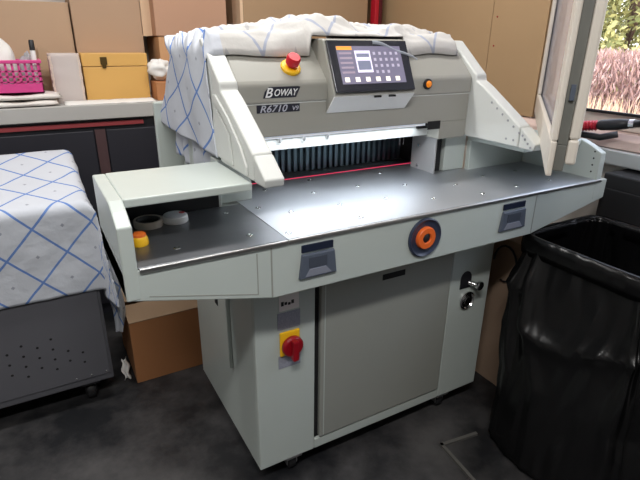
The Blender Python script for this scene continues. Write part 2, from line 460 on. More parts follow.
# D-shaped cover plate on the left flank
pts = [(.205, .735), (.205, .350)]
for k in range(13):
    a = k/12; pts.append((.22+.37*a, .350+.25*a**1.15))
pts += [(.60, .60), (.60, .735)]
m = MB(); m.prism(pts, 0, -.014, -.0005); cp = m.build('side_cover', M['enamel'], PC, bevel=.003)
m = MB(); m.box(-.0160, -.0135, .285, .312, .55, .615); lab(m.build('cover_latch', M['gapdark'], cp), 'black latch slot')
# warning labels, power switch
m = MB(); m.box(.078, .142, -.0015, -.0003, .645, .715); lb = m.build('label_plate', M['labelwhite'], PC)
m = MB()
for k in range(4): m.box(.084+.011*k, .0925+.011*k, -.0022, -.0013, .662+(k%2)*.002, .676-(k%3)*.003)
m.split('label_print', M['ink'], lb)
m = MB(); m.box(.078, .142, -.0021, -.0013, .706, .7145); lab(m.build('label_band', M['yellow'], lb), 'yellow band of the label')
for (z0, z1) in ((.583, .640), (.448, .492)):
    m = MB(); m.box(.072, .146, -.0015, -.0003, z0, z1); lab(m.build('instruction_label', M['label'], PC), 'finely printed grey label')
m = MB(); m.box(.076, .142, -.008, -.0003, .493, .576); sw = m.build('power_switch', M['yellow'], PC, bevel=.004); lab(sw, 'yellow plate of the main switch')
m = MB(); m.lathe([(.034,0),(.034,.012),(.030,.018),(0,.018)], (.113,-.008,.527), 1, 28, -1); m.box(.103,.123,-.042,-.02,.488,.556)
lab(m.build('switch_knob', M['deepred'], sw, bevel=.004), 'red turning knob')
# lock and round socket on the right of the door
m = MB()
pts = [(.800,.540),(.853,.540),(.853,.572)] + [(.8265+.0265*math.cos(a), .578+.03*math.sin(a)) for a in (0,.4,.8,1.2,1.57,2.0,2.4,2.8,PI)]
pts = [(x-.004, z) for x, z in pts]
m.prism(pts, 1, -.002, .004); lk = m.build('hatch_recess', M['ink'], PC); lab(lk, 'black arched cut-out beside the door')
m = MB(); m.tube([(.838,-.001,.560),(.856,-.03,.556)], .009, 12); m.lathe([(.012,0),(.017,.003),(.017,.012),(.012,.015),(0,.015)], (.858,-.028,.556), 1, 20, -1)
sm_angle(m.build('valve_knob', M['chrome'], lk))
m = MB(); m.lathe([(.036,0),(.036,.006),(.030,.009),(.027,.004),(.017,.004),(.015,.010),(0,.011)], (.838,-.0005,.487), 1, 28, -1)
sm_angle(m.build('round_lock', M['chrome'], PC))
# casters
def caster(x, y):
    m = MB(); m.box(x-.03, x+.03, y-.03, y+.03, .066, .0775); m.box(x-.02, x-.016, y-.012, y+.02, .026, .066); m.box(x+.016, x+.02, y-.012, y+.02, .026, .066)
    c = m.build('caster', M['edge'], PC, bevel=.002)
    m = MB(); m.lathe([(.006,-.014),(.028,-.014),(.031,-.009),(.031,.009),(.028,.014),(.006,.014)], (x, y+.012, .0315), 0, 24)
    sm_angle(m.build('wheel', M['rubber'], c)); return c
for x, y in ((.125,.035),(.785,.035),(.07,.54),(.86,.54)): caster(x, y)

# apron under the table with its tapering wings
AP = [(-.337,.848),(.008,.768),(.962,.768),(1.345,.845),(1.345,.915),(-.337,.915)]
m = MB(); m.prism(AP, 1, -.125, .222); ap = m.build('table_apron', M['enamel'], PC, bevel=.003)
m = MB(); m.prism([(.002,.772),(.006,.772),(.006,.912),(.002,.912)], 1, -.1258, -.1240); m.prism([(.964,.772),(.967,.772),(.967,.912),(.964,.912)], 1, -.1258, -.1240); m.split('panel_seam', M['door'], ap)
m = MB(); # folded inset line on the left wing
m.prism([(-.29,.848),(-.29,.8505),(-.035,.7915),(-.035,.789)], 1, -.1257, -.1240); m.prism([(-.035,.789),(-.035,.90),(-.0325,.90),(-.0325,.789)], 1, -.1257, -.1240)
m.build('pressed_line', M['door'], ap)
# table plates
m = MB(); m.box(.0505, 1.305, -.123, .56, .9155, .920); m.build('main_table', M['steel'], PC, bevel=.0008, seg=1)
m = MB(); m.box(-.305, .0495, -.123, .20, .9155, .920); lab(m.build('side_table', M['sidesteel'], PC, bevel=.0008, seg=1), 'dull dark steel plate of the left wing')
for (a, b_) in ((-.304, .0495), (.0505, 1.304)):
    m = MB(); m.box(a, b_, -.131, -.1235, .9085, .9198); m.build('table_edge', M['edge'], PC, bevel=.003, seg=3)
# air jets in the table
AIR = [(.308,.051),(.070,-.085),(.301,-.07),(.641,.31),(.62,.137),(-.203,-.05),(-.021,-.052),(-.016,.138),(.082,.138),(.175,.30),(.36,.34),(.47,.20),(.47,.04),(.15,.06),(.60,-.03),(.78,.06),(.78,-.06),(.95,.10),(.95,-.05),(1.12,.10),(1.12,-.05),(1.22,.02),(.30,.20)]
for x, y in AIR:
    m = MB(); m.lathe([(.0085,0),(.0078,.0012),(.004,.0016),(.0035,.0008),(0,.0008)], (x, y, .9199), 2, 14); m.build('air_jet', M['chrome'], PC, smooth=True)
# wing guards: end wall, shelf and back plate
def guard(s):
    X = (lambda x: x) if s < 0 else (lambda x: .970 - x + .0)    # right one is the mirror image
    fx = lambda a, b_: (min(X(a), X(b_)), max(X(a), X(b_)))
    m = MB()
    prof = [(-.126,.846),(.222,.846),(.222,1.049),(-.039,1.050),(-.079,1.036),(-.124,1.015)]
    a, b_ = fx(-.337, -.306); m.prism(prof, 0, a, b_)
    a, b_ = fx(-.306, -.004)
    m.box(a, b_, -.041, .222, 1.030, 1.050)
    m.box(a, b_, .200, .222, .9155, 1.030)
    o = m.build('wing_guard', M['enamel'], PC, bevel=.0035)
    return o
gl = guard(-1); gR = guard(1)
m = MB()
for k in range(4): m.lathe([(.0035,0),(.003,.0012),(0,.0014)], (1.2755+.0, -.10, .945+.024*k), 0, 8, -1)
m.split('guard_screw', M['gapdark'], gR)
m = MB(); m.box(-.305, -.015, .1965, .1995, .921, 1.029); lab(m.build('guard_shade', M['dark'], gl), 'dark sheet standing in for shade inside the left guard')  # black sheet paints the shade under the shelf onto the back plate

# head beam
HX0, HX1 = .050, .922
m = MB()
prof = [(.180,1.207),(.180,1.257),(.188,1.268),(.285,1.362),(.30,1.366),(.80,1.366),(.80,1.207)]
m.prism(prof, 0, HX0, HX1)
hd = m.build('cutter_head', M['head'], PC, bevel=.006, seg=3)
m = MB(); m.box(HX0, HX1, .186, .80, 1.112, 1.2065); m.box(.795, HX1, .186, .26, 1.052, 1.113)
m.build('head_lower_panel', M['head'], hd, bevel=.003)
m = MB(); m.box(HX0+.001, HX1-.001, .1845, .1875, 1.204, 1.2075); m.split('panel_seam', M['arm'], hd)
m = MB(); m.box(.74, .796, .1835, .1855, 1.090, 1.118); m.build('fence_slot', M['gapdark'], hd)
for x in (.30, .40):
    pass
# side frames and the deck behind the knife
m = MB(); m.box(-.003, .10, .226, .29, .9205, 1.051); m.box(.052, .10, .2905, .62, .9205, 1.051); m.box(.052, .10, .23, .62, 1.0515, 1.1115); m.box(.8702, .973, .2255, .62, .9205, 1.051); m.box(.8702, .922, .27, .62, 1.0515, 1.1115)
m.split('side_frame', M['enamel'], PC, bevel=.003)
m = MB(); m.box(.862, .8695, .262, .56, .921, 1.111); m.box(.1005, .106, .262, .56, .921, 1.111); m.split('frame_lining', M['gapdark'], PC)
m = MB(); m.box(.107, .861, .245, .275, 1.058, 1.1115); cl = m.build('clamp_bar', M['arm'], PC, bevel=.002); lab(cl, 'white clamp beam above the cutting line')
m = MB(); m.box(.74, .861, .236, .262, 1.085, 1.111); m.box(.842, .861, .236, .262, .9205, 1.085); m.split('clamp_guide', M['gapdark'], PC)
m = MB()
for k in range(3): m.lathe([(.006,0),(.006,.03),(0,.03)], (.20+.085*k, .236, 1.082), 2, 12)
m.split('stop_bolt', M['edge'], PC)
# back gauge with its comb of slats
m = MB(); m.box(.107, .861, .475, .50, .921, 1.06); bg = m.build('back_gauge', mat('teal_black_steel', srgb(52,68,76), .35, .6), PC)
m = MB()
for k in range(30): m.box(.112+.025*k, .124+.025*k, .462, .4755, .922, 1.055)
m.build('gauge_slats', mat('slat_steel', srgb(104,126,136), .3, .7), bg)
m = MB()
for x in (.812, .83): m.tube([(x, .42, 1.11), (x, .42, .99)], .0022, 8)
m.split('guide_rod', M['chrome'], PC)
# red laser cutting line
m = MB(); m.box(.108, .861, .384, .3885, .9201, .9208)
lab(m.build('laser_line', mat('red_laser', srgb(235,40,70), .5, emit=srgb(255,70,110), estr=.9), PC), 'glowing red cutting line on the table')
# right-hand side fence
m = MB(); m.box(.808, .812, .212, .34, .9205, 1.104); m.box(.806, .8135, .208, .2125, .9205, 1.104)
sf = m.build('side_fence', mat('satin_plate', srgb(176,176,176), .45, .4), PC, bevel=.001); lab(sf, 'bright steel side fence plate')
m = MB()
for y, z in ((.30, 1.01), (.30,.935)): m.lathe([(.007,0),(.006,.003),(0,.003)], (.808, y, z), 0, 14, -1)
m.split('fence_screw', M['chrome'], sf)

# guard arms
def arm(x0, x1, inner):
    prof = [(-.113,1.053),(.185,1.053),(.275,1.17),(.285,1.27),(.315,1.378),(.298,1.374),(.172,1.277),(.163,1.268),(.161,1.250),(.128,1.232),(.04,1.178),(-.052,1.121)]
    m = MB(); m.prism([(-.050,1.054),(.185,1.054),(.275,1.17),(.285,1.27),(.318,1.378),(.298,1.376),(.178,1.279),(.165,1.269),(.161,1.250),(.126,1.232),(.04,1.178),(-.050,1.121)], 0, x0, x1)
    a = m.build('guard_arm', M['arm'], PC, bevel=.006, seg=3)
    m = MB(); m.prism([(-.112,1.053),(-.0525,1.053),(-.0525,1.1195),(-.117,1.073)], 0, x0+.0005, x1-.0005)
    t = m.build('arm_tip', M['arm'], a, bevel=.004)
    ox = x0 if inner > 0 else x1; s = -1 if inner > 0 else 1
    m = MB()   # raised rib and recessed web on the outer flank
    rib = [(.215,1.235),(.19,1.237),(.10,1.19),(.02,1.13),(-.02,1.085),(-.02,1.062),(.0,1.062),(.0,1.082),(.04,1.122),(.11,1.172),(.185,1.212),(.215,1.216)]
    lo, hi = sorted((ox+s*.0005, ox+s*.007)); m.prism(rib, 0, lo, hi)
    lo, hi = sorted((ox+s*.0005, ox+s*.0045)); m.prism([(.08,1.068),(.20,1.068),(.225,1.13),(.215,1.20),(.19,1.20),(.10,1.145)], 0, lo, hi)
    m.build('arm_rib', M['arm'], a, bevel=.003)
    ix = x1 if inner > 0 else x0
    m = MB()
    for k in range(9):
        y, z = -.075+.026*k, 1.085+.0165*k
        if k > 6: y, z = -.06+.03*(k-6), 1.075
        m.lathe([(.0042,0),(.0036,.0012),(0,.0012)], (ix, y, z), 0, 8, inner)
    for k in range(4): m.lathe([(.0042,0),(.0036,.0012),(0,.0012)], (ix, -.10+.012*k, 1.062+.011*k), 0, 8, inner)
    m.split('light_sensor', mat('sensor_grey', srgb(150,152,156), .4), a)
    return a
arm(-.004, .0485, 1); arm(.9235, .975, -1)

# console with touch screen
con_prof = lambda o: [(.186,1.168),(.138-o,1.222),(.140-o,1.229),(.209,1.374),(.215,1.379),(.40,1.379),(.40,1.172)]
m = MB(); m.prism(con_prof(0), 0, .333, .632)
con = m.build('console', M['head'], PC, bevel=.005, seg=3)
m = MB(); m.hexa([(.334,.1835,1.1695),(.631,.1835,1.1695),(.631,.19,1.1705),(.334,.19,1.1705),(.334,.1365,1.2215),(.631,.1365,1.2215),(.631,.145,1.2225),(.334,.145,1.2225)])  # separate white face carries the light thrown up by the table
lab(m.build('console_underside', M['white'], con), 'sloping lower face whitened for light bounced off the table')
# tilted frame: point on screen plane from fraction (s across, t up)
A0 = V((.336,.1366,1.2305)); UP = V((0,.209-.140,1.374-1.229)).normalized(); RT = V((1,0,0)); NR = RT.cross(UP)
def scr(s, t, n): return A0 + RT*s + UP*t + NR*n
def srect(m, s0, s1, t0, t1, n0, n1):
    m.hexa([scr(s0,t0,n0), scr(s1,t0,n0), scr(s1,t1,n0), scr(s0,t1,n0), scr(s0,t0,n1), scr(s1,t0,n1), scr(s1,t1,n1), scr(s0,t1,n1)])
TT = .158
m = MB(); srect(m, 0, .293, 0, TT, 0, .007); ts = m.build('touch_screen', mat('bezel_black', srgb(32,34,42), .25), con, bevel=.003)
def lit(nm, c, st): return mat(nm, srgb(*c), .2, emit=srgb(*c), estr=st)
m = MB(); srect(m, .028, .262, .024, .139, .0071, .0078); lab(m.build('display', lit('screen_grey', (112,108,128), .55), ts), 'lit grey lilac display')
m = MB(); srect(m, .029, .082, .127, .138, .0079, .0082); lab(m.build('title_bar', lit('screen_orange', (226,150,60), .7), ts), 'orange title bar')
m = MB(); srect(m, .089, .145, .058, .125, .0079, .0082); m.build('cut_window', lit('screen_white', (214,208,226), .8), ts)
m = MB(); srect(m, .094, .140, .066, .094, .0083, .0086); srect(m, .094, .140, .105, .116, .0083, .0086); m.split('cut_field', lit('screen_slate', (120,124,146), .5), ts)
m = MB()
for r in range(5): srect(m, .034, .078, .056+.0145*r, .062+.0145*r, .0079, .0082)
m.split('program_row', lit('screen_rows', (150,136,150), .6), ts)
m = MB()
for r in range(4):
    for c in range(5):
        if r == 0 and c > 2: continue
        srect(m, .155+.021*c, .164+.021*c, .055+.019*r, .064+.019*r, .0079, .0082)
m.split('key', lit('screen_keys', (170,164,182), .65), ts)
m = MB()
for c in range(6): srect(m, .038+.037*c, .054+.037*c, .030, .044, .0079, .0082)
m.split('icon', lit('screen_icons', (232,226,214), .85), ts)
m = MB()
for c in range(2): m.box(.475+.055*c, .50+.055*c, .1340, .1385, 1.214, 1.2195)
m.split('port_slot', M['gapdark'], con)
m = MB(); m.grid(lambda u, v: scr(.16+.16*u, .150-.055*u**1.4+.012*(v-.5)*(1-.3*u), .0095+.004*math.sin(u*9)+.003*math.sin(v*PI)), 24, 4)
lab(m.build('protective_film', M['clear'], con, smooth=True), 'loose strip of clear film across the screen corner')
# emergency stop on the sloping top
EA = Matrix.Translation((.232, .219, 1.300)) @ Matrix.Rotation(math.radians(40), 4, 'X')
def tilt(m):
    m.bm.transform(EA); return m
m = MB(); m.lathe([(.030,-.006),(.030,.004),(.026,.008),(0,.008)], (0,0,0), 2, 28)
es = tilt(m).build('emergency_stop', M['yellow'], PC, bevel=.001); sm_angle(es); lab(es, 'yellow base ring of the emergency stop')
m = MB(); m.lathe([(.013,.008),(.013,.014),(.020,.018),(.0205,.036),(.017,.041),(0,.041)], (0,0,0), 2, 28)
o = tilt(m).build('stop_button', M['red'], es); sm_angle(o); lab(o, 'red mushroom button')
# amber indicator
m = MB(); m.lathe([(.017,0),(.017,.006),(.012,.008),(0,.008)], (.717,.1795,1.243), 1, 24, -1); il = m.build('indicator_lamp', M['dark'], PC); sm_angle(il)
m = MB(); m.lathe([(.011,.0085),(.010,.012),(0,.013)], (.717,.1795,1.243), 1, 20, -1); lab(m.build('lamp_lens', M['amber'], il, smooth=True), 'amber lens')
# lettering on the head
LY = .1795
# maker's mark: dark backing strip with white letters; the first letter is a big rounded 'B' cut like a 3
m = MB(); m.prism([(.126,1.222),(.229,1.222),(.243,1.250),(.236,1.252),(.145,1.252),(.132,1.240)], 1, LY-.0006, LY+.0004)
bk = m.build('maker_logo', M['inkgrey'], PC); lab(bk, 'dark backing of the white lettering')
text('logo_letter', 'B', .037, (.130, LY-.0012, 1.2240), FACE_FRONT, M['lettering'], bk, shear=.35, sx=1.05)
text('logo_letters', 'OWAY', .026, (.1575, LY-.0012, 1.2275), FACE_FRONT, M['lettering'], bk, shear=.35, sx=.88)
m = MB(); m.box(.108, .2435, .1848, .1857, 1.181, 1.2030); npl = m.build('name_plate', M['inkgrey'], PC); lab(npl, 'dark model name plate')
text('model_text', 'R6710', .0275, (.116, .1844, 1.1828), FACE_FRONT, M['silverletter'], npl, shear=.3, sx=1.18, ext=.0004)
text('suffix_text', 'V9', .017, (.2175, .1844, 1.1850), FACE_FRONT, M['silverletter'], npl, shear=.2, sx=1.15, ext=.0004)

# cut buttons in the apron
def cut_button(x0, x1, lbl):
    m = MB(); yf = -.1252
    w = x1-x0
    m.hexa([(x0-.006,yf+.001,.803),(x1+.008,yf+.001,.803),(x1+.001,yf+.001,.873),(x0+.003,yf+.001,.873)] + [(x0-.004,yf-.008,.806),(x1+.006,yf-.008,.806),(x1-.001,yf-.008,.871),(x0+.005,yf-.008,.871)])
    o = m.build('cut_button', M['slate'], PC, bevel=.003); lab(o, lbl)
    m = MB(); m.box(x0+.004, x1-.004, yf-.004, yf+.001, .877, .897); m.build('button_slot', M['slot'], o, bevel=.001)
    m = MB(); m.box(x0+.022, x1-.024, yf-.0095, yf-.0078, .834, .863); m.build('press_pad', mat('pad', srgb(70,76,88), .35), o, bevel=.001)
    m = MB(); m.hexa([(x0+.012,yf-.009,.811),(x1-.010,yf-.009,.811),(x1-.028,yf-.0105,.831),(x0+.024,yf-.0105,.831)] + [(x0+.012,yf-.0078,.811),(x1-.010,yf-.0078,.811),(x1-.028,yf-.0078,.831),(x0+.024,yf-.0078,.831)])
    m.build('button_ramp', mat('ramp', srgb(140,144,158), .3), o); return o
cut_button(.082, .182, 'slate grey button plate left of the orange knob'); cut_button(.806, .914, 'slate grey button plate right of the orange knob')
# round dial
c = (.490, -.125, .845)
m = MB(); m.lathe([(.0600,0),(.0600,.006),(.056,.009),(.052,.005),(.046,.003),(0,.003)], c, 1, 40, -1)
dl = m.build('dial_recess', mat('dial_blue_black', srgb(52,60,80), .3), PC); sm_angle(dl, 50); lab(dl, 'dark round dial recess')
m = MB(); m.lathe([(.034,.003),(.034,.010),(.031,.014),(.016,.014),(.014,.012),(.014,.006)], c, 1, 36, -1)
o = m.build('dial_ring', M['orange'], dl); sm_angle(o); lab(o, 'orange ring of the dial')
m = MB(); m.lathe([(.0138,.003),(.0138,.009),(.010,.012),(0,.012)], c, 1, 24, -1); sm_angle(m.build('dial_hub', M['ink'], dl))

# rear housing behind the head
m = MB(); m.box(-.035, .99, .845, .87, .75, 1.15); m.box(.06, .95, .625, 1.15, .80, .915); m.box(.02,.93,.56,.64,.9205,1.09)
m.build('rear_housing', M['enamel'], PC, bevel=.006)

# LED strip under the head (a real lamp of the machine)
m = MB(); m.box(.13, .735, .192, .236, 1.104, 1.1118); m.build('work_light', mat('led_cover', srgb(240,244,255), .3, emit=(.85,.93,1,1), estr=.15), PC)
l = bpy.data.lights.new('work_lamp', 'AREA'); l.shape = 'RECTANGLE'; l.size = .60; l.size_y = .035; l.energy = 1.25; l.color = (.86,.93,1)
lo = bpy.data.objects.new('work_lamp', l); COL.objects.link(lo); lo.location = (.432, .214, 1.101); lo.rotation_euler = (math.radians(-18), 0, 0)

# ------------------------------------------------------------------ things on the left wing
m = MB(); m.lathe([(.030,0),(.030,.021),(.033,.021),(.033,0)], (-.226,.118,.9202), 2, 32)
m = MB(); m.lathe([(.031,.0),(.031,.018),(.0365,.018),(.0365,.0),(.031,0)], (-.228,.135,.9203), 2, 36)
o = m.build('tape_roll', mat('beige_tape', srgb(170,160,148), .6), None); sm_angle(o); tag(o, 'beige roll of tape lying flat on the side table by the end wall', 'tape')
m = MB(); m.lathe([(.027,.0),(.027,.017),(.0308,.017),(.0308,.0),(.027,0)], (-.228,.135,.9203), 2, 36)
o2 = m.build('core', M['dark'], o); sm_angle(o2); lab(o2, 'dark core of the roll')
t = thing('round_tin', 'white round tin with a red mark next to the tape roll', 'tin', (-.158,.135,.9203))
m = MB(); m.lathe([(.0315,0),(.0335,.003),(.0325,.016),(.0305,.018)], (-.158,.135,.9203), 2, 32); sm_angle(m.build('tin_body', M['white'], t))
m = MB(); m.lathe([(.0300,.018),(.0300,.020),(.027,.0215),(0,.0215)], (-.158,.135,.9203), 2, 32); lab(sm_angle(m.build('tin_lid', mat('grey_lid', srgb(206,208,212), .4), t)), 'pale grey lid')
m = MB(); m.lathe([(.0075,.0215),(.0075,.0225),(0,.0225)], (-.139,.138,.9203), 2, 16); lab(m.build('tin_mark', M['red'], t), 'red spot on the lid')
t = thing('plastic_cup', 'small yellow plastic cup with orange top standing by the end wall', 'cup', (-.274,.012,.9203))
m = MB(); m.lathe([(.0195,0),(.0205,.004),(.019,.018),(.0165,.022)], (-.274,.012,.9203), 2, 28); sm_angle(m.build('cup_body', M['yellow'], t))
m = MB(); m.lathe([(.0165,.022),(.0160,.027),(.012,.030),(0,.030)], (-.274,.012,.9203), 2, 28); lab(sm_angle(m.build('cup_top', mat('orange_top', srgb(226,110,40), .4), t)), 'orange top')

# ------------------------------------------------------------------ dust sheet thrown back over the head
def fbm(x, y, z=0, o=4):
    s = 0; a = 1; t = 0
    for _ in range(o):
        s += a*noise.noise(V((x, y, z))); t += a; x *= 2.03; y *= 2.03; a *= .5
    return s/t
TOPZ = [(-.1,1.388),(.03,1.396),(.10,1.402),(.19,1.410),(.24,1.426),(.30,1.424),(.36,1.446),(.45,1.434),(.55,1.418),(.66,1.418),(.76,1.416),(.84,1.408),(.92,1.390),(1.0,1.352)]
def interp(T, x):
    if x <= T[0][0]: return T[0][1]
    for (a, p), (b_, q) in zip(T, T[1:]):
        if x <= b_:
            k = (x-a)/(b_-a); k = k*k*(3-2*k); return p+(q-p)*k
    return T[-1][1]
def fold(x, y, z):
    return 1-abs(noise.noise(V((x, y, z))))*2.2
def head_base(x, y):
    z = 1.371 if y > .296 else 1.274+(y-.188)*.97
    if .31 < x < .655 and y > .19: z = max(z, 1.384)
    return z + .004
def roof(x, v):
    y = .243 + .012*noise.noise(V((x*7, 0, 3))) + v*.50
    b_ = head_base(x, y)
    k = min(1, v/.17); k = math.sin(k*PI/2)**.8
    T = interp(TOPZ, x)
    fall = max(0, (v-.42)/.58); T = T-(T-1.378)*min(1, fall*1.3)
    z = b_ + max(0, T-b_)*k
    amp = .020*k*(1-.5*fall)
    z += 1.5*amp*(fold(x*3.2+2, v*7-x*2.6, 1)-.7) + .8*amp*(fold(x*6, v*15+x*3, 6)-.7)
    return V((x, y, max(z, b_)))
def sheet(u, v):
    FL = .36; s_ = u*(FL+.965); x = s_-FL+.012
    if x >= .012: 
        p = roof(x, v)
        if x > .90: p.y += (x-.90)*1.6*(1-v)
        return p
    d = .012-x; p0 = roof(.012, v)
    # shoulder, then the flap hangs beside the head: front edge nearly upright, rear edge slanting backwards
    dz = d*(.88+.02*v)
    y = .262 + (p0.y-.243)*.60 + d*(-.16+1.05*v)
    px = .012 - .020*math.sin(min(1, d/.05)*PI/2) - .012*noise.noise(V((y*8, d*4, 5))) - .002*math.sin(y*30+d*9)*min(1, d*6)
    k = min(1, d/.07); zt = p0.z*(1-k) + 1.392*k
    return V((px, y*k+p0.y*(1-k), zt - dz*(1-.06*v) - .012*k))
m = MB(); m.grid(sheet, 190, 70, lambda u, v: (u*1.16+.02, v*.44))
o = m.build('dust_sheet', M['cloth'], None, smooth=True, solid=.003)
o.data.materials.append(M['clothback'])
for p in o.data.polygons:      # thrown back, so the roll on top shows the cloth's paler reverse
    if p.center.x > .045: p.material_index = 1
tag(o, 'white blue-checked sheet thrown back over the top of the cutting machine', 'sheet', 'blue-checked dust sheets')
def under(u, v):
    y = .31+.40*u+.05*v; z = 1.115-.185*v+.04*u
    return V((.022+.010*math.sin(u*22+v*2)+.006*noise.noise(V((u*6, v*4, 2))), y, z))
m = MB(); m.grid(under, 60, 16, lambda u, v: (u*.42+.1, v*.18))
o2 = m.build('under_fold', M['cloth'], o, smooth=True, solid=.003)

# ------------------------------------------------------------------ grey cart with its own sheet
CT = thing('cabinet_cart', 'grey steel cabinet on casters under the checked sheet', 'cart', (-.75,.95,0))
m = MB(); m.box(-1.25, -.335, .712, 1.27, .095, .80)
m.prism([(.715,.80),(1.25,.80),(1.25,.895),(1.0,.85),(.74,.828),(.715,.81)], 0, -1.23, -.36)
m.build('body', M['cart'], CT, bevel=.006)
m = MB(); m.box(-1.24, -.345, .706, .7125, .125, .555); fp = m.build('front_panel', M['cart'], CT, bevel=.003)
m = MB()
for c_ in range(12):
    for r in range(3 if c_ % 2 else 4):
        x = -.43-.048*c_; z = .205+.044*r + (.022 if c_ % 2 else 0) - .0*c_
        if c_ < 2 and r > 1: continue
        m.lathe([(.0048,0),(0,.0006)], (x, .7058, z), 1, 10, -1)
m.split('vent_hole', M['gapdark'], fp)
m = MB()
for x in (-.47,-.415,-.36): m.lathe([(.004,0),(.003,.002),(0,.002)], (x, .7058, .138), 1, 10, -1)
m.split('rivet', M['chrome'], fp)
def caster2(x, y):
    m = MB(); m.box(x-.035, x+.035, y-.035, y+.035, .084, .0945); m.box(x-.022, x-.018, y-.015, y+.03, .03, .084); m.box(x+.018, x+.022, y-.015, y+.03, .03, .084)
    c = m.build('caster', M['rubber'], CT, bevel=.002)
    m = MB(); m.lathe([(.006,-.016),(.034,-.016),(.038,-.010),(.038,.010),(.034,.016),(.006,.016)], (x, y+.01, .0385), 0, 26)
    sm_angle(m.build('wheel', M['rubber'], c))
    m = MB(); m.lathe([(.018,0),(.016,.004),(0,.004)], (x+.016, y+.01, .0385), 0, 20); m.build('wheel_hub', M['edge'], c)
for x, y in ((-.425,.755),(-1.16,.755),(-.425,1.2),(-1.16,1.2)): caster2(x, y)
XS, YS = -.352, .728
def ztop(y):
    if y < .98: return .842 + (y-.72)*.10
    return .868 + (y-.98)*.19
def cart_sheet(u, v):
    s = -1.28 + u*(1.28+XS+.40)          # along x, the last .40 hangs down the right end
    t = v*(1.26-YS+.36) - .36            # along y from the front hem; first .36 hangs
    a = max(0, s-XS); b_ = max(0, -t)
    y = YS + max(0, t); x = min(s, XS)
    z = ztop(y) + .007*fbm(s*4, t*4, 2)
    def drop(d, r=.03):
        if d < r*PI/2: return r*math.sin(d/r), r*(1-math.cos(d/r))
        return r, r + d - r*PI/2
    oa, da = drop(a, .035); ob, db = drop(b_)
    wob = .010*fbm(s*7, t*3, 4)
    px = x + oa*(1.0) + (.012*fbm(y*9, a*5, 6) if a > .05 else 0) + (min(a, b_)*.10 if a > 0 and b_ > 0 else 0)
    py = y - ob + wob*min(1, b_*6) - (min(a, b_)*.12 if a > 0 and b_ > 0 else 0)
    pz = z - max(da, db) - .1*min(da, db)
    if b_ > .3: pz += .008*fbm(s*6, 0, 8)
    return V((px, py, pz))
m = MB(); m.grid(cart_sheet, 120, 90, lambda u, v: (u*1.328-.03, v*.892+.03))
o = m.build('dust_sheet', M['cloth'], None, smooth=True, solid=.004)
tag(o, 'white blue-checked sheet draped over the grey cabinet cart at left', 'sheet', 'blue-checked dust sheets')
# spare cloth bundled between the cart and the carton
def rag(u, v):
    a = u*2*PI; z = .30+.25*v
    r = .035+.03*math.sin(v*PI) + .012*math.sin(a*5+v*4) + .01*fbm(math.cos(a)*2, math.sin(a)*2, v*5)
    return V((-.268+.8*r*math.cos(a)+.012*math.sin(v*6), .88+1.0*r*math.sin(a), z))

# carton on the floor between cart and machine
def open_carton(nm, x0, x1, y0, y1, z0, z1, mt, label, flap=True, group=None):
    t = thing(nm, label, 'box', ((x0+x1)/2, (y0+y1)/2, z0), group)
    m = MB(); w = .006
    m.box(x0, x1, y0, y0+w, z0, z1); m.box(x0, x1, y1-w, y1, z0, z1); m.box(x0, x0+w, y0+w, y1-w, z0, z1); m.box(x1-w, x1, y0+w, y1-w, z0, z1); m.box(x0+w, x1-w, y0+w, y1-w, z0, z0+w)
    m.build('carton_body', mt, t)
    return t
t = open_carton('cardboard_box', -.247, .18, .757, 1.10, 0.001, .292, M['cartonor'], 'brown cardboard box on the floor between the cart and the machine')
m = MB(); m.hexa([(-.247,.757,.290),(.18,.757,.290),(.18,.90,.30),(-.247,.90,.30),(-.247,.757,.295),(.18,.757,.295),(.18,.90,.305),(-.247,.90,.305)]); lab(m.build('flap', M['carton'], t), 'paler closed flap')
m = MB(); m.hexa([(-.247,.96,.289),(.18,.96,.289),(.18,1.10,.29),(-.247,1.10,.29),(-.247,.96,.294),(.18,.96,.294),(.18,1.10,.296),(-.247,1.10,.296)]); m.build('flap', M['carton'], t)
m = MB(); m.tube([(-.262+.0,.86,.30)]*1 + [(-.262,.861,.30),(-.262,.862,.31)], .001, 4) if False else None
m = MB(); m.grid(lambda u, v: V((-.292+.028*u+.006*math.sin(v*9+u*3), .80+.05*v+.012*math.sin(u*7), .002+.07*v+.01*u)), 8, 8)
o = m.build('paper_scrap', M['paper'], None, smooth=True, solid=.001); tag(o, 'small white paper scrap leaning beside the brown floor box', 'paper')
m = MB()
def rg(u, v):
    a = u*2*PI; z = .255+.30*v
    k = .55+.45*math.sin(min(1, v*1.3)*PI*.5)
    r = .03*k + .006*math.sin(a*4+v*5) + .006*fbm(math.cos(a)*2, math.sin(a)*2, v*4)
    return V((-.280+r*math.cos(a)*.8+.01*math.sin(v*5), .80+1.35*r*math.sin(a), z))
m.grid(rg, 40, 24, lambda u, v: (u*.3, v*.3))
o = m.build('hanging_cloth', M['cloth'], None, smooth=True); tag(o, 'bunched checked cloth hanging beside the cart above the floor box', 'cloth')

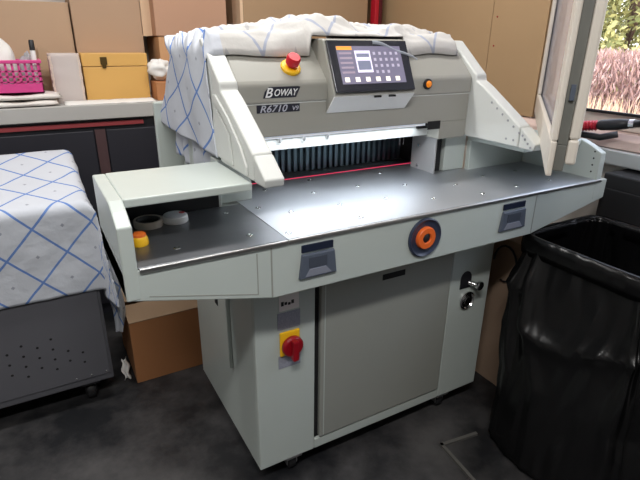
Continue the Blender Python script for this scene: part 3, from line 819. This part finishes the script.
# ------------------------------------------------------------------ bench along the back wall
BY = 1.42
B = thing('work_bench', 'long bench with pale worktop and dark front along the back wall', 'bench', (-.6,1.65,0))
m = MB(); m.box(-1.9, .60, BY, YB-.002, 1.018, 1.085); m.build('worktop', M['benchedge'], B, bevel=.004)
m = MB(); m.box(-1.88, .58, BY+.03, YB-.01, 0.001, 1.0175); m.build('bench_body', M['bench'], B)
m = MB(); m.box(-1.87, .03, BY+.012, BY+.029, .985, 1.003); lab(m.build('red_strip', M['redstrip'], B), 'thin red strip under the worktop')
m = MB(); m.box(-.195, -.15, BY+.012, BY+.029, .05, .970); lab(m.build('upright', M['maroonpanel'], B), 'maroon upright between the dark panels')
for a, b_ in ((-1.86,-.96),(-.95,-.2),(-.145,.55)):
    m = MB(); m.box(a, b_, BY+.018, BY+.0295, .06, .965); m.build('panel', M['bench'], B, bevel=.003)

# towels
def towel(z0, x0, x1, y0, y1, h, label, sd):
    m = MB()
    def fn(u, v):
        a = v*2*PI; n = 3.2
        cy = abs(math.cos(a))**(2/n)*(1 if math.cos(a) > 0 else -1); cz = abs(math.sin(a))**(2/n)*(1 if math.sin(a) > 0 else -1)
        e = 1-abs(2*u-1)**8*.25
        x = x0+(x1-x0)*u; hh = h*(1+.12*fbm(x*9, sd, 0))
        return V((x+.006*math.sin(a*2), (y0+y1)/2+cy*(y1-y0)/2*e+.006*fbm(x*10, a, sd), z0+hh/2*(1+cz*e) + (.004*math.sin(x*30) if cz > .5 else 0)))
    m.grid(fn, 30, 28); 
    bmesh.ops.remove_doubles(m.bm, verts=m.bm.verts[:], dist=1e-5)
    ed = [e for e in m.bm.edges if e.is_boundary]; bmesh.ops.holes_fill(m.bm, edges=ed)
    o = m.build('folded_towel', M['towel'], None, smooth=True); return tag(o, label, 'towel', 'folded towels on the bench')
towel(1.0855, -.86, -.325, 1.425, 1.62, .024, 'folded white towel, the lower one under the pink basket', 1)
towel(1.1135, -.85, -.31, 1.435, 1.62, .024, 'folded white towel, the upper one right under the pink basket', 5)
# pink basket
KX0, KX1, KY0, KY1, KZ0, KZ1 = -.63, -.372, 1.455, 1.60, 1.143, 1.278
bk = thing('plastic_basket', 'pink slotted plastic basket on the folded towels', 'basket', (-.53,1.52,KZ0))
m = MB()
m.box(KX0, KX1, KY0, KY1, KZ0, KZ0+.004)
for (x0, x1, y0, y1) in ((KX0,KX1,KY0,KY0+.004),(KX0,KX1,KY1-.004,KY1),(KX0,KX0+.004,KY0,KY1),(KX1-.004,KX1,KY0,KY1)):
    m.box(x0, x1, y0, y1, KZ0, KZ0+.040)
    for k in range(1, 4): m.box(x0, x1, y0, y1, KZ0+.022+.022*k, KZ0+.0285+.022*k)
    nx = 11 if x1-x0 > .1 else 7
    for k in range(nx):
        if x1-x0 > .1:
            a = x0+(x1-x0-.012)*k/(nx-1); m.box(a, a+.009, y0, y1, KZ0+.04, KZ1)
        else:
            a = y0+(y1-y0-.012)*k/(nx-1); m.box(x0, x1, a, a+.009, KZ0+.04, KZ1)
m.build('basket_body', M['pink'], bk)
m = MB()
for (x0, x1, y0, y1) in ((KX0-.008,KX1+.008,KY0-.008,KY0+.005),(KX0-.008,KX1+.008,KY1-.005,KY1+.008),(KX0-.008,KX0+.005,KY0+.005,KY1-.005),(KX1-.005,KX1+.008,KY0+.005,KY1-.005)):
    m.box(x0, x1, y0, y1, KZ1-.012, KZ1+.002)
m.build('basket_rim', M['pink'], bk, bevel=.003)
def blob(nm, c, r, mt, sd, amp=.25, n=24, low=None):
    m = MB()
    def fn(u, v):
        a = u*2*PI; b_ = (v-.5)*PI
        d = V((math.cos(b_)*math.cos(a), math.cos(b_)*math.sin(a), math.sin(b_)))
        k = 1+amp*fbm(d.x*1.6+sd, d.y*1.6, d.z*1.6+sd)*2
        p = V((c[0]+d.x*r[0]*k, c[1]+d.y*r[1]*k, c[2]+d.z*r[2]*k))
        if low is not None and p.z < low: p.z = low
        return p
    m.grid(fn, n, n); bmesh.ops.remove_doubles(m.bm, verts=m.bm.verts[:], dist=1e-5)
    return m.build(nm, mt, None, smooth=True)
tag(blob('plastic_bag', (-.515,1.525,1.262), (.058,.045,.105), M['paper'], 3, .1, low=1.148), 'white rounded plastic bag standing in the pink basket', 'bag')
tag(blob('crumpled_wrapper', (-.418,1.54,1.235), (.030,.036,.075), M['clear'], 9, .22, low=1.148), 'crumpled clear plastic wrapper in the pink basket beside the marker', 'wrapper')
t = thing('marker_pen', 'white marker pen with black cap upright in the pink basket', 'pen', (-.392,1.482,1.149))
m = MB(); m.tube([(-.392,1.482,1.1485),(-.3885,1.4835,1.318)], .0105, 16); sm_angle(m.build('barrel', M['white'], t))
m = MB(); m.tube([(-.3885,1.4835,1.3185),(-.3875,1.484,1.358),(-.3874,1.484,1.361)], [.0112,.0102,.008], 16); lab(sm_angle(m.build('pen_cap', M['dark'], t)), 'black cap')

# cardboard strip, wrapped stack, wooden box
m = MB(); m.hexa([(-.37,1.665,1.0855),(-.27,1.665,1.0855),(-.27,1.671,1.0855),(-.37,1.671,1.0855),(-.36,1.70,1.335),(-.30,1.70,1.30),(-.30,1.706,1.30),(-.36,1.706,1.335)])
o = m.build('cardboard_scrap', M['carton'], None); tag(o, 'torn piece of brown cardboard standing between basket and wrapped stack', 'cardboard')
wr = thing('wrapped_stack', 'stack of paper in clear plastic wrap beside the wooden box', 'paper', (-.257,1.51,1.0605))
m = MB()
for k in range(14): m.box(-.330+.002*math.sin(k*2.3), -.202+.002*math.cos(k*1.7), 1.535, 1.62, 1.0858+.0148*k, 1.0998+.0148*k)
m.build('sheets', mat('beige_sheets', srgb(214,196,182), .8), wr)
m = MB()
def wf(u, v):
    a = u*2*PI; n = 5
    c_, s_ = math.cos(a), math.sin(a)
    cx = abs(c_)**(2/n)*(1 if c_ > 0 else -1); cy = abs(s_)**(2/n)*(1 if s_ > 0 else -1)
    k = 1+.05*fbm(a*1.5, v*6, 2)
    return V((-.266+cx*.0665*k, 1.5775+cy*.0465*k, 1.0857+.218*v))
m.grid(wf, 48, 16); lab(m.build('plastic_wrap', M['film'], wr, smooth=True), 'wrinkled clear wrap')
wb = thing('wooden_box', 'golden wooden box with dark clasp standing on the bench', 'box', (-.06,1.52,1.0605))
m = MB(); m.box(-.192, .104, 1.56, 1.69, 1.0857, 1.243); m.build('box_body', M['wood'], wb, bevel=.003)
m = MB(); m.box(-.194, .106, 1.557, 1.693, 1.2445, 1.303); m.build('box_lid', M['wood'], wb, bevel=.003)
m = MB(); m.box(-.112, -.082, 1.552, 1.5569, 1.252, 1.287); m.box(-.106,-.088, 1.553,1.5565, 1.236,1.252); lab(m.build('clasp', M['gold'], wb, bevel=.001), 'dark metal clasp')
# lace-edged paper lying in front of the wooden box
m = MB(); m.grid(lambda u, v: V((-.30+.40*u, 1.432+.08*v, 1.0866+.010*v+.003*fbm(u*9, v*3, 1))), 24, 4)
o = m.build('paper_strip', M['paper'], None, smooth=True, solid=.002); tag(o, 'white paper strip lying along the bench edge before the wooden box', 'paper')
tag(blob('crumpled_paper', (.158,1.545,1.227), (.055,.05,.048), M['paper'], 21, .35), 'crumpled white paper on the small carton beside the wooden box', 'paper')
m = MB(); m.box(.118, .33, 1.47, 1.61, 1.0856, 1.172); o = m.build('cardboard_box', M['cartonor'], None, bevel=.002); tag(o, 'small brown carton on the bench right of the wooden box', 'box')

# big cartons standing on the bench against the wall
def carton(x0, x1, y0, y1, z0, z1, mt, label, seam=True):
    t = thing('cardboard_box', label, 'box', ((x0+x1)/2, (y0+y1)/2, z0), 'large cartons along the back wall')
    m = MB(); m.box(x0, x1, y0, y1, z0, z1); m.build('carton_body', mt, t, bevel=.003)
    if seam:
        m = MB(); m.box(x0+.05, x0+.05+(x1-x0)*.5, y0-.0022, y0-.0004, z0+.06, z0+.064); lab(m.build('flap_slit', M['gapdark'], t), 'dark cut of the flap')
    return t
carton(-.80, -.198, 1.72, 1.91, 1.0857, 1.525, mat('carton_a', srgb(188,158,130), .8, noise_amt=.06, nscale=3), 'brown carton behind the pink basket', False)
carton(-.192, .128, 1.70, 1.91, 1.0857, 1.75, mat('carton_b', srgb(180,150,124), .8, noise_amt=.06, nscale=3), 'tall brown carton behind the wooden box')
carton(.185, .535, 1.62, 1.90, 1.0857, 1.38, mat('carton_c0', srgb(198,152,110), .8, noise_amt=.06, nscale=3), 'low brown carton carrying the bigger one beside the sheet', False)
t = carton(.175, .550, 1.615, 1.90, 1.3825, 1.85, mat('carton_c', srgb(186,146,120), .8, noise_amt=.06, nscale=3), 'brown carton on top of the low one, left of the tall panel', False)
m = MB(); m.prism([(.175,1.383),(.130,1.38),(.130,1.85),(.175,1.85)], 1, 1.70, 1.704); lab(m.build('open_flap', M['cartonlt'], t), 'pale flap sticking out at the left')
t = carton(.640, 1.44, 1.60, 1.90, .60, 1.95, mat('carton_d', srgb(172,142,110), .8, noise_amt=.06, nscale=2), 'wide tan carton behind the machine next to the red post', False)
m = MB(); m.box(.622, .6385, 1.60, 1.72, .62, 1.94); lab(m.build('pale_edge', M['cartonlt'], t), 'pale cut edge of the carton')
m = MB(); m.box(.62, 1.46, 1.50, 1.91, 0.001, .598); o = m.build('crate', M['bench'], None, bevel=.004); tag(o, 'dark crate carrying the wide tan carton behind the machine', 'crate')

# ------------------------------------------------------------------ right side: carton, black cabinet, bin bag, floor frame, hose
t = thing('cardboard_box', 'large brown carton on the floor under the right wing of the machine', 'box', (1.25,.2,0))
m = MB(); m.box(1.09, 1.42, -.045, .56, 0.001, .66); m.build('carton_body', mat('dull_carton', srgb(150,126,106), .8, noise_amt=.08, nscale=3), t, bevel=.003)
m = MB(); m.box(1.0885, 1.0899, .22, .29, .02, .655); lab(m.build('packing_tape', M['carton'], t), 'pale packing tape')
m = MB()
m.tube([(1.083,.05+.055*math.cos(a*.35), .56+.075*math.sin(a*.35)) for a in range(15)], .004, 8)
o = m.build('cable', M['dark'], None, smooth=True); tag(o, 'loop of thin dark cable hanging against the brown carton', 'cable')

bc = thing('black_cabinet', 'black panelled cabinet under the window sill behind the bin bag', 'cabinet', (1.49,-.5,0))
m = MB(); m.box(1.43, XW-.005, -1.25, -.06, 0.001, .915); m.build('cabinet_body', M['blackbox'], bc, bevel=.006)
for a, b_ in ((-1.24,-.66),(-.65,-.07)):
    m = MB(); m.box(1.422, 1.4298, a, b_, .03, .86); m.build('panel', M['blackbox'], bc, bevel=.003)

# bin bag
RX0, RX1, RY0, RY1, RZ = .985, 1.395, -.53, -.085, .748
BG = thing('bin_bag', 'black plastic bin bag hanging open in a stand beside the machine', 'bag', (1.18,-.33,0))
def rrect(a, x0, x1, y0, y1, n=6):
    c_, s_ = math.cos(a), math.sin(a)
    cx = abs(c_)**(2/n)*(1 if c_ > 0 else -1); cy = abs(s_)**(2/n)*(1 if s_ > 0 else -1)
    return (x0+x1)/2+cx*(x1-x0)/2, (y0+y1)/2+cy*(y1-y0)/2
PLEATS = [(random.uniform(0, 2*PI), random.uniform(.02, .07), random.uniform(.012, .03), random.uniform(.35, 1.1), random.uniform(-.18, .18)) for _ in range(30)] + [(2.45,.05,.035,.9,.05),(2.7,.04,.03,.8,-.08),(2.95,.05,.025,.6,.12),(3.7,.05,.03,.9,-.1)]
SAG = [V((-.14,.60)), V((-.22,.47)), V((-.30,.43)), V((-.46,.49)), V((-.62,.55))]
def bag(u, v):
    a = u*2*PI
    if v < .86:
        k = v/.86; z = RZ*(1-k)+.012*k
        e = k**1.0; b_ = math.sin(min(1, k*1.05)*PI*.5)
        n = 9-5.8*min(1, k*1.6)
        x, y = rrect(a, RX0-.185*e+.01, RX1+.0*e-.01, RY0-.23*e+.01, RY1+.0*e-.01, n)
        # sharp pleats hanging from the rim, fading downwards, and soft bulges
        pl = 0
        for pa, pw, am, le, dr in PLEATS:
            da = abs((a-pa-dr*k+PI) % (2*PI) - PI)
            pl += am*math.exp(-da/pw)*math.exp(-(k/le)**2)*min(1, .3+k*4)
        pl += .022*noise.noise(V((math.cos(a)*2.2+5, math.sin(a)*2.2, k*2.2)))*min(1, k*3)
        # slack fold sagging across the flank that faces the camera
        if x < RX0+.12:
            dm = 9
            for (p, q) in zip(SAG, SAG[1:]):
                e2 = (q-p); t_ = max(0, min(1, (V((y, z))-p).dot(e2)/e2.length_squared)); dm = min(dm, (V((y, z))-p-e2*t_).length + (.0 if True else 0))
            pl += .026*math.exp(-dm/.028)
        d = V((x-1.19, y+.31, 0)).normalized()
        return V((min(x+d.x*pl, 1.418), y+d.y*pl if y+d.y*pl < -.062 else -.062, z))
    k = (v-.86)/.14
    p = bag(u, .8599); c_ = V((1.08,-.42,.006))
    q = p.lerp(c_, k); q.z = max(.004, .012*(1-k)); return q
m = MB(); m.grid(bag, 220, 90)
bmesh.ops.remove_doubles(m.bm, verts=m.bm.verts[:], dist=1e-5)
m.build('liner', M['bag'], BG, smooth=True, solid=.0015)
m = MB()   # turned-down cuff over the rim
def cuff(u, v):
    a = u*2*PI
    off, z = [(-.004,RZ-.05),(-.006,RZ),(0,RZ+.010),(.010,RZ+.010),(.018,RZ),(.019,RZ-.03),(.016,RZ-.060)][int(round(v*6))]
    x, y = rrect(a, RX0-off, RX1+off, RY0-off, RY1+off, 9)
    return V((x, y, z + (.006*fbm(a*4, 2, 0) if v > .9 else .002*fbm(a*5, 0, 0))))
m.grid(cuff, 120, 6); bmesh.ops.remove_doubles(m.bm, verts=m.bm.verts[:], dist=1e-5)
lab(m.build('cuff', M['bag'], BG, smooth=True, solid=.0015), 'rim of the bag folded over its holder')
m = MB()
ring = [V((*rrect(2*PI*k/60, RX0+.002, RX1-.002, RY0+.002, RY1-.002, 9), RZ-.002)) for k in range(61)]
m.tube(ring, .006, 8, caps=False); m.build('holder_ring', M['rubber'], BG, smooth=True)

# metal frame on the floor
def flat(pts, w, h):
    m = MB()
    for a, b_ in zip(pts, pts[1:]):
        a, b_ = V((*a,0)), V((*b_,0)); d = (b_-a).normalized(); n = V((-d.y, d.x, 0))*w/2
        a = a - d*w/2; b_ = b_ + d*w/2
        m.hexa([a-n+V((0,0,.0005)), b_-n+V((0,0,.0005)), b_+n+V((0,0,.0005)), a+n+V((0,0,.0005)), a-n+V((0,0,h)), b_-n+V((0,0,h)), b_+n+V((0,0,h)), a+n+V((0,0,h))])
    return m
m = flat([(.80,-.165),(.651,-.146),(.622,-.46)], .012, .010)
o = m.build('metal_frame', mat('dull_aluminium', srgb(112,110,106), .5, .4), None); tag(o, 'thin grey metal angle frame lying on the floor beside the bin bag', 'frame')

# hose with red spiral lying on the sill
HS = thing('suction_hose', 'red ribbed hose with black handle and silver collar lying on the window sill', 'hose', (1.45,0,1.05))
hp = lambda t: V((1.462+.03*t, .14-.30*t, 1.058+.052*t))
m = MB()
for k in range(9):
    a = hp(.0+.04*k); b_ = hp(.0+.04*k+.028); m.tube([a, a.lerp(b_, .5), b_], [.013,.021,.013], 16)
m.tube([hp(-.02), hp(.36)], .012, 14)
lab(m.build('red_spiral', mat('red_ribs', srgb(196,34,56), .4), HS, smooth=True), 'red ribbed section')
m = MB(); m.tube([hp(.36), hp(.40), hp(.60), hp(.74)], [.015,.020,.021,.017], 18); lab(m.build('handle', M['dark'], HS, smooth=True), 'black handle')
m = MB(); m.tube([hp(.74), hp(.80)], [.0175,.0175], 18); lab(sm_angle(m.build('collar', M['chrome'], HS)), 'silver collar')
m = MB(); m.tube([hp(.80), hp(1.0), hp(1.5), hp(2.2)], .0135, 16); lab(m.build('pipe', M['dark'], HS, smooth=True), 'black pipe')
m = MB(); m.tube([(1.50,.20,1.055),(1.49,.10,1.030),(1.50,.03,1.028),(1.53,-.02,1.046)], .013, 12)
lab(m.build('hose_tail', M['dark'], HS, smooth=True), 'black hose tail bent back under the ribs')

# ------------------------------------------------------------------ lights
def area(name, loc, rot, sx, sy, e, col):
    l = bpy.data.lights.new(name, 'AREA'); l.shape = 'RECTANGLE'; l.size = sx; l.size_y = sy; l.energy = e; l.color = col
    o = bpy.data.objects.new(name, l); COL.objects.link(o); o.location = loc; o.rotation_euler = rot; return o
# added ceiling fill lights, out of view: invented housing + area light
for i, (x, y, e) in enumerate(((-.6,-1.3,38),(.35,.55,22),(-1.4,.4,16))):
    t = thing('added_ceiling_light', ['added unseen ceiling fill light behind the camera', 'added unseen ceiling fill light above the cutting machine', 'added unseen ceiling fill light at the left of the room'][i], 'lamp', (x, y, ZC-.001))
    m = MB(); m.prism([(y-.11,ZC-.002),(y+.11,ZC-.002),(y+.08,ZC-.05),(y-.08,ZC-.05)], 0, x-.62, x+.62); m.build('housing', M['white'], t)
    area('fill_lamp', (x, y, ZC-.06), (0,0,0), 1.2, .16, e, (1,.985,.965))
W = bpy.data.worlds.new('World'); S.world = W; W.use_nodes = True
nt = W.node_tree; bgn = nt.nodes['Background']
sk = nt.nodes.new('ShaderNodeTexSky'); sk.sky_type = 'NISHITA'; sk.sun_disc = False; sk.sun_elevation = math.radians(38); sk.sun_rotation = math.radians(200); sk.air_density = 1.0; sk.dust_density = 3.0
mxs = nt.nodes.new('ShaderNodeMix'); mxs.data_type = 'RGBA'; mxs.inputs['Factor'].default_value = .75; mxs.inputs['B'].default_value = (1,1,1,1)
nt.links.new(sk.outputs['Color'], mxs.inputs['A']); nt.links.new(mxs.outputs['Result'], bgn.inputs['Color'])
bgn.inputs['Strength'].default_value = 1.8

# ------------------------------------------------------------------ camera
yaw, pit, rol, F = map(float, (29.77362053, 21.90684627, .65004116, 501.3043))
yaw, pit, rol = map(math.radians, (yaw, pit, rol))
fw = V((math.sin(yaw)*math.cos(pit), math.cos(yaw)*math.cos(pit), -math.sin(pit)))
rt = V((math.cos(yaw), -math.sin(yaw), 0)); up = rt.cross(fw)
r2 = rt*math.cos(rol)+up*math.sin(rol); u2 = -rt*math.sin(rol)+up*math.cos(rol)
cam = bpy.data.cameras.new('camera'); co = bpy.data.objects.new('camera', cam); COL.objects.link(co)
co.matrix_world = Matrix(((r2.x,u2.x,-fw.x,-.44946),(r2.y,u2.y,-fw.y,-1.15538),(r2.z,u2.z,-fw.z,1.37947),(0,0,0,1)))
cam.sensor_width = 36; cam.lens = F*36/640; cam.clip_start = .05
S.camera = co
vs = S.view_settings; vs.view_transform = 'Standard'; vs.look = 'None'; vs.gamma = 1; vs.use_curve_mapping = False
vs.exposure = 0.22
